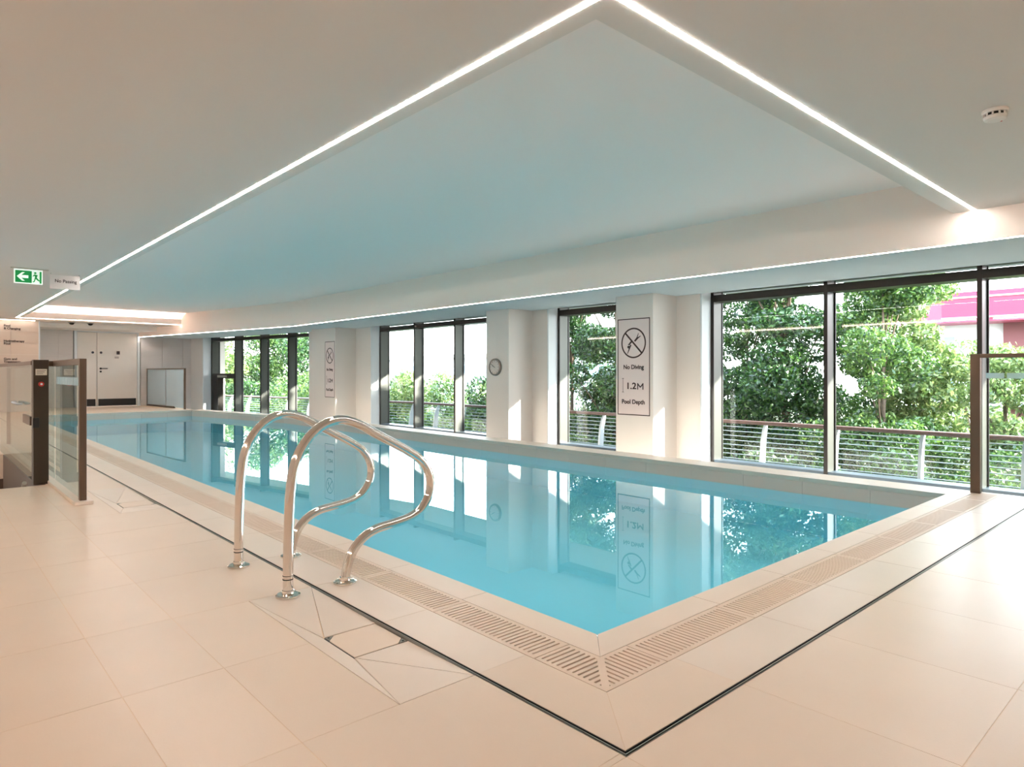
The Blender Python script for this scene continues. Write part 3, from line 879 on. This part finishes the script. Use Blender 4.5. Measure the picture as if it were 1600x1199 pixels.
# ---------------- signs
def depth_sign(yl, yr, x, label, zt=1.761, zbm=0.408):
    """reading from yl (left) to yr (right), on a face towards -x"""
    W = yl-yr; H = zt-zbm; cx = (yl+yr)/2
    t = T('depth_sign', (x, cx, zbm), label, 'sign', 'tall no diving signs on the pillars')
    R = (0,-1,0); U = (0,0,1)
    t.part('panel', MB().box(x-.004,x,yr,yl,zbm,zt), M_sign)
    b = 0.013; X0, X1 = x-.0055, x-.004
    t.part('border', MB().box(X0,X1,yr,yl,zbm,zbm+b).box(X0,X1,yr,yl,zt-b,zt).box(X0,X1,yr,yr+b,zbm+b,zt-b).box(X0,X1,yl-b,yl,zbm+b,zt-b), M_dark)
    cz = zt-0.253*H; r = 0.213*W/0.558*1.0
    ring = MB(); n = 48
    for k in range(n):
        a, a2 = 2*math.pi*k/n, 2*math.pi*(k+1)/n
        q = []
        for rr, aa in ((r,a),(r,a2),(r-.021,a2),(r-.021,a)):
            q.append((rr*math.cos(aa), rr*math.sin(aa)))
        m = len(ring.v)
        for xx in (X0, X1):
            ring.v += [(xx, cx-u, cz+v) for u, v in q]
        for f in ((0,1,2,3),(7,6,5,4),(0,4,5,1),(1,5,6,2),(2,6,7,3),(3,7,4,0)):
            ring.f.append(tuple(m+i for i in f)); ring.smooth.append(False)
    sy = .707*(r-.005)
    pic = t.part('prohibition_ring', ring, M_dark)
    t.part('prohibition_bar', MB().beam((x-.0052,cx+sy,cz+sy),(x-.0052,cx-sy,cz-sy),.001,.022,up=(0,1,-1)) if False else MB().beam((x-.0052,cx+sy,cz+sy),(x-.0052,cx-sy,cz-sy),.024,.0014,up=(1,0,0)), M_dark)
    # diver: u to the right, v up, from the ring's centre
    def poly(pts): 
        mb = MB(); m = len(pts); s = r/.213
        mb.v = [(X0, cx-u*s, cz+v*s) for u, v in pts] + [(X1, cx-u*s, cz+v*s) for u, v in pts]
        mb.f = [tuple(range(m)), tuple(reversed(range(m, 2*m)))] + [(i,(i+1)%m,m+(i+1)%m,m+i) for i in range(m)]
        mb.smooth = [False]*len(mb.f); return mb
    t.part('diver_body', poly([(-.10,-.02),(-.07,-.03),(-.02,.015),(-.03,.03),(-.055,.02),(-.075,-.005)]), M_dark)
    t.part('diver_head', MB().lathe([(.021,0),(.021,.0012)], (x-.0053,cx+.085*r/.213,cz-.055*r/.213), 'x', 16), M_dark)
    t.part('diver_arm', poly([(-.055,-.02),(-.035,-.03),(-.075,-.105),(-.10,-.15),(-.108,-.148),(-.09,-.10)]), M_dark)
    t.part('diver_leg', poly([(.01,.03),(.03,.015),(.075,.055),(.125,.09),(.122,.098),(.07,.075),(.09,.13),(.083,.135),(.055,.075)]), M_dark)
    s = W/.558
    text('No Diving', .085, M_dark, t, (X0,cx,zt-.503*H), R, U, width=.35*s, bold=.0022)
    text('1.2', .125, M_dark, t, (X0,cx+.040*s,zt-.70*H), R, U, width=.155*s, bold=.003)
    zc_ = zt-.70*H; hh = .045; ym = cx-.065*s; wm = .105*s     # the letter M, stroke by stroke
    mm = MB().box(X0,X1,ym-.016,ym,zc_-hh,zc_+hh).box(X0,X1,ym-wm,ym-wm+.016,zc_-hh,zc_+hh)
    mm.beam((x-.0049,ym-.007,zc_+hh-.008),(x-.0049,ym-wm/2,zc_-.012),.017,.0012,up=(1,0,0))
    mm.beam((x-.0049,ym-wm+.007,zc_+hh-.008),(x-.0049,ym-wm/2,zc_-.012),.017,.0012,up=(1,0,0))
    t.part('letter_m', mm, M_dark)
    text('Pool Depth', .085, M_dark, t, (X0,cx+.005,zt-.863*H), R, U, width=.395*s, bold=.0022)
    u0 = cx+W*.33
    t.part('depth_bracket', MB().box(X0,X1,u0-.0025,u0+.0025,zt-.762*H,zt-.62*H).box(X0,X1,u0-.017,u0+.017,zt-.762*H-.003,zt-.762*H+.003).box(X0,X1,u0-.017,u0+.017,zt-.62*H-.003,zt-.62*H+.003), M_dark)
depth_sign(6.007, 5.449, 7.45, 'tall no diving and pool depth sign on the pillar beside the large window')
depth_sign(15.10, 14.60, 7.45, 'smaller looking no diving and pool depth sign on the far pillar')

# clock
ck = T('wall_clock', (7.45,8.679,1.10), 'round grey rimmed wall clock on the middle pillar', 'clock')
c = (7.45,8.679,1.10)
ck.part('rim', MB().lathe([(.150,0),(.152,-.02),(.145,-.040),(.130,-.044),(.118,-.030)], c, 'x', 40), mat('clock_rim', (150,140,134), 0.25, metal=0.6))
ck.part('dial', MB().lathe([(.12,0),(.119,-.035)], c, 'x', 40), mat('clock_dial', (204,194,188), 0.5))
for k in range(12):
    a = math.radians(30*k); u, v = math.sin(a), math.cos(a)
    ck.part('hour_mark', MB().beam((7.4135,8.679-u*.095,1.10+v*.095),(7.4135,8.679-u*.108,1.10+v*.108),.008,.003,up=(1,0,0)), M_dark)
for ang, ln, w, nm in ((-65,.062,.010,'hour_hand'),(-60,.095,.007,'minute_hand')):
    a = math.radians(ang); u, v = math.sin(a), math.cos(a)
    ck.part(nm, MB().beam((7.4125,8.679+u*.015,1.10-v*.015),(7.4125,8.679-u*ln,1.10+v*ln),w,.003,up=(1,0,0)), M_black)

# emergency exit sign and hanging notice
ex = T('exit_sign', (1.086,10.57,ZC), 'green emergency exit sign with left arrow hanging from the ceiling', 'sign')
ex.part('ceiling_plate', MB().box(.90,1.30,10.53,10.61,ZC-.010,ZC), M_slotrib)
ex.part('glass_plate', MB().box(.935,1.237,10.564,10.572,ZC-.197,ZC-.012), M_exitwhite)
z0, z1 = ZC-.185, ZC-.030
ex.part('green_field', MB().box(.948,1.122,10.560,10.564,z0,z1).box(1.204,1.226,10.560,10.564,z0,z1), M_green)
def xpoly(pts, m, nm, y=10.557, th=.003):
    mb = MB(); n = len(pts)
    mb.v = [(u,y,v) for u,v in pts]+[(u,y+th,v) for u,v in pts]
    mb.f = [tuple(range(n)), tuple(reversed(range(n,2*n)))]+[(i,(i+1)%n,n+(i+1)%n,n+i) for i in range(n)]
    mb.smooth = [False]*len(mb.f); ex.part(nm, mb, m)
zc = (z0+z1)/2
xpoly([(.965,zc),(1.020,zc+.055),(1.048,zc+.055),(1.012,zc+.018),(1.085,zc+.018),(1.085,zc-.018),(1.012,zc-.018),(1.048,zc-.055),(1.020,zc-.055)], M_exitwhite, 'arrow')
xpoly([(1.168,zc+.035),(1.185,zc+.03),(1.175,zc-.005),(1.196,zc-.03),(1.214,zc-.045),(1.208,zc-.055),(1.18,zc-.04),(1.163,zc-.022),(1.150,zc-.065),(1.128,zc-.068),(1.130,zc-.058),(1.143,zc-.052),(1.155,zc+.005),(1.150,zc+.018),(1.133,zc+.005),(1.128,zc+.012),(1.148,zc+.038)], M_green, 'running_figure')
ex.part('figure_head', MB().lathe([(.014,0),(.014,.003)], (1.158,10.557,zc+.055), 'y', 14), M_green)
npz = T('hanging_notice', (1.515,10.8,ZC), 'small white hanging sign reading No Passing beside the exit sign', 'sign')
npz.part('board', MB().box(1.345,1.69,10.795,10.805,ZC-.212,ZC-.022), mat('notice_board_white', (214,204,200), 0.6))
npz.part('hanger', MB().box(1.352,1.36,10.797,10.803,ZC-.022,ZC).box(1.675,1.683,10.797,10.803,ZC-.022,ZC), M_slotrib)
text('No Passing', .06, M_dark, npz, (1.525,10.7935,ZC-.105), (1,0,0), (0,0,1), width=.25, bold=.001)

# ---------------- pool handrails
prof = [(1.239,0),(1.240,.12),(1.242,.25),(1.246,.38),(1.252,.48),(1.266,.568),(1.298,.648),(1.352,.718),(1.425,.766),(1.506,.777),(1.596,.750),(1.668,.710),(1.742,.670),(1.815,.632),(1.883,.594),(1.942,.555),(1.985,.507),(2.009,.450),(2.010,.390),(1.990,.335),(1.950,.290),(1.890,.261),(1.820,.247),(1.750,.239),(1.684,.229),(1.628,.207),(1.582,.170),(1.549,.122),(1.528,.065),(1.519,0)]
def smooth(pts, n=3):
    out = []
    P = [Vector((p[0],0,p[1])) for p in pts]
    for i in range(len(P)-1):
        p0, p1, p2, p3 = P[max(i-1,0)], P[i], P[i+1], P[min(i+2,len(P)-1)]
        for k in range(n):
            s = k/n
            out.append(0.5*((2*p1)+(p2-p0)*s+(2*p0-5*p1+4*p2-p3)*s*s+(-p0+3*p1-3*p2+p3)*s**3))
    out.append(P[-1]); return out
def handrail(y, label):
    t = T('pool_handrail', (1.239,y,0), label, 'handrail', 'polished steel pool handrails')
    t.part('rail', MB().tube([(p.x,y,p.z) for p in smooth(prof,4)], .0225, 24), M_steel)
    for x in (1.239, 1.519):
        t.part('flange', MB().lathe([(.054,.001),(.054,.008),(.046,.013),(.026,.015),(.026,.028),(.0235,.030)], (x,y,0), seg=32), M_steel)
    t.part('collar_line', MB().lathe([(.0232,.075),(.0232,.079)], (1.239,y,0), seg=24).lathe([(.0232,.092),(.0232,.094)], (1.239,y,0), seg=24), M_slot)
    return t
h = handrail(2.874, 'polished steel pool handrail nearer the camera')
dup(h.o, (1.239,3.484,0), 'polished steel pool handrail behind the nearer one')

# ---------------- glass screens
ks = T('screen_plinth', (.94,5.88,0), 'low pale tiled kerb carrying the glass screen at left', 'kerb')
ks.part('kerb', MB().box(.885,1.010,5.88,11.4,0,.028), M_tile2, bevel=.006)
def frost_row(t, parent, p, q, z0, z1, w=.105, g=.012, off=(0,0)):
    P, Q = Vector((p[0],p[1],0)), Vector((q[0],q[1],0)); d = (Q-P); L = d.length; d.normalize(); n = Vector((d.y,-d.x,0))
    s = .02; mb = MB()
    while s+w < L:
        a, b = P+d*s, P+d*(s+w)
        mb.prism([(a.x,a.y),(b.x,b.y),(b.x+n.x*.002,b.y+n.y*.002),(a.x+n.x*.002,a.y+n.y*.002)], z0, z1)
        s += w+g
    o = t.part('frosted_squares', mb, M_frostv); return o
M_frostv = bpy.data.materials.new('frosted_band'); M_frostv.use_nodes = True
_N = M_frostv.node_tree.nodes; _L = M_frostv.node_tree.links
_b = _N['Principled BSDF']; _b.inputs['Base Color'].default_value = lin((196,220,228)); _b.inputs['Roughness'].default_value = .7
_b.inputs['Alpha'].default_value = .55

s1 = T('glass_screen', (.95,5.95,.028), 'bronze framed glass screen standing on the kerb at left', 'screen')
s1.part('end_post', MB().box(.925,.972,5.93,5.985,.028,1.110), M_bronze, bevel=.003)
s1.part('top_rail', MB().box(.925,.972,5.985,7.24,1.062,1.110), M_bronze, bevel=.003)
s1.part('glass_pane', MB().box(.944,.952,5.985,7.24,.03,1.062), M_glass2)
frost_row(s1, None, (.943,6.0), (.943,7.24), .90, .965)
s2 = T('gate_post', (.84,7.26,0), 'wide dark bronze gate post with label and red button', 'post')
s2.part('column', MB().box(.780,.894,7.24,7.36,0,1.118), M_bronze_dk, bevel=.003)
s2.part('cap_rail', MB().box(.894,.972,7.24,7.30,1.060,1.108), M_bronze)
s2.part('label_plate', MB().box(.796,.880,7.235,7.24,.98,1.035), mat('plate_cream', (214,200,184), .5))
for k, zz in enumerate((1.022,1.008,.994)):
    s2.part('label_text_line', MB().box(.804,.872-.01*k,7.2345,7.235,zz-.002,zz+.002), M_bronze_dk)
s2.part('red_button', MB().lathe([(.022,0),(.022,.008),(.015,.016)], (.838,7.24,.90), 'y', 20, -1), M_red)
s2.part('button_face', MB().lathe([(.009,.016),(.008,.019)], (.838,7.24,.90), 'y', 16, -1), M_frost)
s2.part('latch_box', MB().box(.775,.822,7.222,7.24,.51,.60), M_black, bevel=.003)
s3 = T('glass_gate', (.78,7.37,.05), 'clear glass gate with bronze top rail beside the dark gate post', 'gate')
s3.part('glass_pane', MB().box(.783,.791,7.365,10.4,.03,1.075), M_glass2)
s3.part('top_rail', MB().box(.775,.799,7.365,10.4,1.072,1.108), M_bronze)
s3.part('latch_plate', MB().box(.775,.80,7.44,7.98,.52,.60), M_bronze)
s3.part('pull_handle', MB().tube([(.775,8.0,.70),(.74,8.0,.70),(.74,8.5,.70),(.775,8.5,.70)], .012, 8), M_exitwhite if False else M_post)
s4 = T('glass_screen', (.95,7.4,.028), 'rear glass screen behind the gate post above the kerb', 'screen')
s4.part('glass_pane', MB().box(.944,.952,7.33,11.3,.03,1.062), M_glass2)
s4.part('top_rail', MB().box(.925,.972,7.33,11.3,1.062,1.108), M_bronze)
s4.part('end_post', MB().box(.925,.972,11.3,11.35,.028,1.108), M_bronze)
M_seaglass = mat('pale_sea_glass', (196,218,228), .15)
M_seaglass.node_tree.nodes['Principled BSDF'].inputs['Alpha'].default_value = .6
# frosted pool-side balustrade at the far end
s5 = T('glass_screen', (5.45,19.4,0), 'pale blue glass screen by the far wall beyond the pool', 'screen')
pa, pb = (5.485,19.5), (5.27,YW-.08)
def bp(s, w=.0): return (pa[0]+(pb[0]-pa[0])*s, pa[1]+(pb[1]-pa[1])*s)
s5.part('end_post', MB().box(pa[0]-.025,pa[0]+.025,pa[1]-.03,pa[1]+.02,0,1.13), M_bronze)
s5.part('wall_post', MB().box(pb[0]-.012,pb[0]+.012,pb[1],pb[1]+.03,0,1.13), M_bronze)
s5.part('top_rail', MB().beam((pa[0],pa[1],1.115),(pb[0],pb[1],1.115),.04,.03), M_bronze)
s5.part('base_rail', MB().beam((bp(.25)[0],bp(.25)[1],.03),(pb[0],pb[1],.03),.04,.05), M_bronze_dk)
for a, b in ((0.02,.47),(.48,.99)):
    p, q = bp(a), bp(b)
    s5.part('glass_pane', MB().prism([(p[0]-.004,p[1]),(q[0]-.004,q[1]),(q[0]+.004,q[1]),(p[0]+.004,p[1])], .03, 1.10), M_seaglass)
s5.part('middle_post', MB().box(bp(.475)[0]-.008,bp(.475)[0]+.008,bp(.475)[1]-.01,bp(.475)[1]+.01,0,1.10), M_bronze)
# near right balustrade
s6 = T('glass_screen', (6.57,1.5,0), 'bronze framed glass screen with frosted squares in front of the right window', 'screen')
s6.part('end_post', MB().box(6.545,6.595,1.475,1.545,0,1.158), M_bronze, bevel=.003)
s6.part('top_rail', MB().box(6.545,6.595,-2.9,1.475,1.125,1.158), M_bronze, bevel=.003)
s6.part('glass_pane', MB().box(6.566,6.574,-2.9,1.475,.01,1.125), glass_mat('clear_screen_glass', (.965,.98,.975)))
frost_row(s6, None, (6.565,1.46), (6.565,-2.8), .955, 1.0, w=.125, g=.018)

# ---------------- outside: railing
XRL = 10.3
ry0 = XRL*0.5099
RS = XRL*0.1103
rl = T('balcony_railing', (XRL,5,-1.2), 'curved post balcony railing with brown top rail and steel cables outside the windows', 'railing')
def rp(y): return bent(XRL, y)
YE = 30.0
rl.part('top_rail', MB().tube([(XRL,-6,.175),(XRL,kinky(XRL),.175),(rp(YE),YE,.175)], .033, 10), M_rail_brown)
for k in range(8):
    z = .095-.0765*k
    rl.part('cable', MB().tube([(XRL-.03+.0*k,-6,z),(XRL-.03,kinky(XRL),z),(rp(YE)-.03,YE,z)], .0075, 6), M_cable)
post_me = None
k = -9
while True:
    y = ry0 - RS*0 + RS*k
    k += 1
    if y < -6: continue
    if y > YE-1: break
    if post_me is None:
        mb = MB()
        # curved blade, leaning out towards the top: points in x-z
        cv = [(-.10,-1.15,.10),(-.11,-.75,.115),(-.10,-.40,.12),(-.07,-.10,.11),(-.02,.08,.085),(.02,.16,.055)]
        for (xa,za,wa),(xb,zb_,wb) in zip(cv, cv[1:]):
            n = len(mb.v)
            for (xx,zz,ww) in ((xa,za,wa),(xb,zb_,wb)):
                mb.v += [(xx-ww/2,-.022,zz),(xx+ww/2,-.022,zz),(xx+ww/2,.022,zz),(xx-ww/2,.022,zz)]
            for f in ((0,1,5,4),(1,2,6,5),(2,3,7,6),(3,0,4,7)): mb.f.append(tuple(n+i for i in f)); mb.smooth.append(False)
        post_me = mb.mesh('baluster', M_post)
    o = link('baluster', post_me, rl.o); o.location = Vector((rp(y)-XRL, y-5, 1.2))*K
structure('floor_balcony', MB().prism(band(8.6, 10.4, -8, 30), -1.25, -1.05), M_concrete)
gr = MB(); n = 24
structure('ground_outside', MB().prism([(8.6,-30),(90,-30),(90,110),(-20,110),(-20,24),(4,24),(8.6,15)], -4.0, -3.2), M_soil)

# ---------------- outside: plants
rng = np.random.default_rng(7)
def leaves_mesh(name, centres, radii, n, size, m, origin, up=0.3, shell=0.55):
    """n small folded leaves scattered through ellipsoid clumps"""
    c = np.asarray(centres, float); r = np.asarray(radii, float)
    wgt = (r[:,0]*r[:,1]*r[:,2])**(2/3); wgt /= wgt.sum()
    k = rng.choice(len(c), n, p=wgt)
    d = rng.normal(size=(n,3)); d /= np.linalg.norm(d, axis=1)[:,None]
    rad = shell + (1-shell)*rng.random(n)**0.5
    rad *= np.where(rng.random(n) < 0.12, 1.12, 1.0)
    p = c[k] + d*r[k]*rad[:,None]
    a = rng.normal(size=(n,3)); a[:,2] -= up; a /= np.linalg.norm(a, axis=1)[:,None]
    b = np.cross(a, rng.normal(size=(n,3))); b /= np.linalg.norm(b, axis=1)[:,None]
    s = size*(0.6+0.8*rng.random(n))[:,None]
    nn = np.cross(a, b)*0.12
    v = np.empty((n,4,3))
    v[:,0] = p - a*s; v[:,1] = p + b*s*0.42 + nn*s; v[:,2] = p + a*s; v[:,3] = p - b*s*0.42 + nn*s
    v = (v.reshape(-1,3) - np.array(origin))*K
    me = bpy.data.meshes.new(name)
    me.vertices.add(4*n); me.vertices.foreach_set('co', v.ravel().astype(np.float32))
    me.loops.add(4*n); me.loops.foreach_set('vertex_index', np.arange(4*n, dtype=np.int32))
    me.polygons.add(n); me.polygons.foreach_set('loop_start', np.arange(0,4*n,4, dtype=np.int32))
    me.polygons.foreach_set('loop_total', np.full(n, 4, dtype=np.int32))
    me.update(calc_edges=True); me.validate()
    me.materials.append(m)
    return me
def tree(x, y, zbase, ztop, rad, label, m, n=9000, size=.05, crown0=0.3, clumps=26, name='tree', group='trees outside the windows', lean=(0,0), trunk=.07):
    t = T(name, (x,y,zbase), label, 'tree', group)
    H = ztop-zbase
    tp = [(x,y,zbase),(x+lean[0]*.3,y+lean[1]*.3,zbase+H*.3),(x+lean[0]*.7,y+lean[1]*.7,zbase+H*.6),(x+lean[0],y+lean[1],zbase+H*.9)]
    t.part('trunk', MB().tube(tp, [trunk,trunk*.8,trunk*.5,trunk*.15], 8), M_bark)
    cs, rs = [], []
    for i in range(clumps):
        zz = zbase+H*(crown0+(1-crown0)*rng.random())
        f = (zz-zbase-H*crown0)/(H*(1-crown0)); prof_ = math.sin(math.pi*min(.97,max(.12,f*.85+.12)))**.6
        a = rng.random()*2*math.pi; q = rad*prof_*math.sqrt(rng.random())*.85
        cs.append((x+lean[0]*.5+q*math.cos(a), y+lean[1]*.5+q*math.sin(a), zz)); s = rad*(.26+.22*rng.random()); rs.append((s,s,s*.7))
    mb = MB()
    for i in range(0, clumps, 2):
        cx, cy, cz = cs[i]; h0 = max(zbase+H*.25, cz-H*.22); f = (h0-zbase)/H
        mb.tube([(x+lean[0]*f,y+lean[1]*f,h0),((x+cx)/2,(y+cy)/2,(h0+cz)/2+.05),(cx,cy,cz)], [trunk*.35,trunk*.22,.008], 5)
    t.part('branches', mb, M_bark)
    o = link('foliage', leaves_mesh('foliage', cs, rs, n, size, m, t.loc), t.o, kind='stuff')
    return t
def shrub(x, y, zbase, ztop, rad, label, m, n=3500, size=.05, group='shrubs behind the balcony railing'):
    t = T('shrub', (x,y,zbase), label, 'shrub', group)
    H = ztop-zbase; cs, rs = [], []
    for i in range(12):
        a = rng.random()*2*math.pi; q = rad*math.sqrt(rng.random())*.8
        zz = zbase+H*(.15+.72*rng.random())
        cs.append((x+q*math.cos(a)*.8, y+q*math.sin(a), zz)); s = rad*(.35+.2*rng.random()); rs.append((s,s,min(s,H*.28)))
    mb = MB()
    for i in range(0, 12, 2): mb.tube([(x,y,zbase),((x+cs[i][0])/2,(y+cs[i][1])/2,(zbase+cs[i][2])/2+.1),cs[i]], [.03,.02,.006], 5)
    t.part('stems', mb, M_bark)
    link('foliage', leaves_mesh('foliage', cs, rs, n, size, m, t.loc), t.o, kind='stuff')
# big trees near the glass: (direction slope x/y, X distance, base, top, radius)
tree(13.4, 6.35, -3.2, 3.6, 1.25, 'leafy tree with forked trunk behind the left pane of the largest window', M_leaf_dark, 36000, .047, .38, 34, lean=(.1,.15), trunk=.11)
tree(12.6, 10.2, -3.2, 3.9, 1.35, 'dense dark tree filling the single narrow window', M_leaf_dark, 36000, .047, .22, 36, trunk=.1)
tree(13.2, 8.3, -3.2, 3.4, 0.9, 'slender tree between narrow window and largest window', M_leaf_dark, 12000, .05, .3, 24)
tree(13.6, 4.6, -3.2, 3.3, 1.2, 'bright green tree behind the middle pane of the largest window', M_leaf_mid, 32000, .047, .36, 32)
tree(15.8, 4.6, -3.2, 2.9, 1.0, 'pale sunlit tree behind the middle right of the largest window', M_leaf_pale, 12000, .06, .42, 24)
tree(16.5, 5.6, -3.2, 3.6, 1.3, 'pale tree rising behind the bright green tree', M_leaf_mid, 12000, .06, .42, 24)
tree(14.8, 8.0, -3.2, 3.9, 1.35, 'dark tree behind the left edge of the largest window', M_leaf_dark, 28000, .048, .3, 32)
tree(13.4, 12.4, -3.2, 4.1, 1.2, 'dark tree behind the left edge of the narrow window', M_leaf_dark, 22000, .048, .3, 28)
tree(15.0, 3.0, -3.2, 1.25, 1.1, 'low pale tree at the right end behind the glass screen', M_leaf_pale, 10000, .05, .4, 22)
tree(17.5, 4.1, -3.2, 1.45, 1.2, 'low pale tree in front of the building with red fascia', M_leaf_pale, 10000, .05, .4, 22)
# seen in the second and the farthest windows
tree(14.2, 14.6, -3.2, 1.95, 1.1, 'bluish green tree at the right of the three pane window', M_leaf_mid, 12000, .055, .35, 24)
for i, (x, y, tp, rd, lb) in enumerate([(13.2,34.5,3.3,2.0,'first'),(15.0,33.0,3.1,2.0,'second'),(12.0,36.5,3.6,2.2,'third'),(16.4,38,3.0,2.2,'fourth'),(10.8,40,3.9,2.3,'fifth'),(10.6,33.5,3.2,1.7,'sixth')]):
    tree(x, y, -3.2, tp, rd, 'tree seen through the farthest window, ' + lb + ' in its row', [M_leaf_mid,M_leaf_dark,M_leaf_pale][i%3], 11000, .085, .18, 28, group='trees beyond the farthest window')
# shrubs in a bank right behind the railing
i = 0
for row, (xo, tp, st) in enumerate(((11.6,-.25,1.0),(12.9,.35,1.2),(15.5,.75,1.7))):
    y = -3.5; cnt = 0
    while y < 31:
        cnt += 1
        far = y > 12
        jx, jz = rng.normal()*.2, rng.normal()*.16
        m = [M_leaf_dark, M_leaf_mid, M_leaf_mid, M_leaf_pale][int(rng.integers(0,4))] if row else [M_leaf_dark,M_leaf_mid,M_leaf_dark,M_leaf_dark][int(rng.integers(0,4))]
        zz = tp+jz + (.45 if (far and row) else 0) + (.25 if (y < 2.5 and row) else 0)
        shrub(bent(xo, y)+jx, y, -3.2, zz, .95 if not far else 1.2, 'leafy shrub in the %s row behind the railing, %s from the near right end' % (('front','middle','back')[row], ordn[cnt-1] if cnt <= len(ordn) else 'number %d counted' % cnt), m, 9000 if not far else 6500, .043 if not far else .062)
        y += st*(1.0 if not far else 1.35)
        i += 1

# ---------------- outside: buildings
b1 = T('far_building', (30,6.5,-3), 'pale building with red fascia canopy beyond the trees at right', 'building')
b1.part('wall', MB().box(30,34,-10,9.0,-3.2,3.0), M_palewall)
b1.part('fascia', MB().prism([(28.4,-10),(30.2,-10),(30.2,9.6),(29.4,9.0),(28.4,7.6)], 2.85, 3.95), M_redfascia)
b1.part('fascia_trim', MB().box(28.36,28.4,-10,7.6,3.72,3.78).box(28.36,28.4,-10,7.6,2.98,3.04), mat('pink_trim', (238,170,190), .5))
b1.part('cladding', MB().box(29.8,30,-10,6.0,-1.0,2.85), M_maroon)
for k in range(3):
    b1.part('window', MB().box(29.95,30,7.6+.0*k+.45*k,7.6+.45*k+.36,-.5,2.4), M_blueglass)
b1.part('canopy_base', MB().box(29.0,30,-4,8.5,-.2,.35), M_palewall)
b2 = T('far_building', (60,70,-3), 'long low pale building on the horizon through the middle windows', 'building')
b2.part('wall', MB().box(44,50,30,80,-3.2,2.6), M_palewall)
b2.part('roof', MB().box(43.5,50,29,81,2.6,3.0), M_ext)
for k in range(10):
    b2.part('window', MB().box(43.9,44,32+4.6*k,34.4+4.6*k,.6,1.8), M_blueglass)
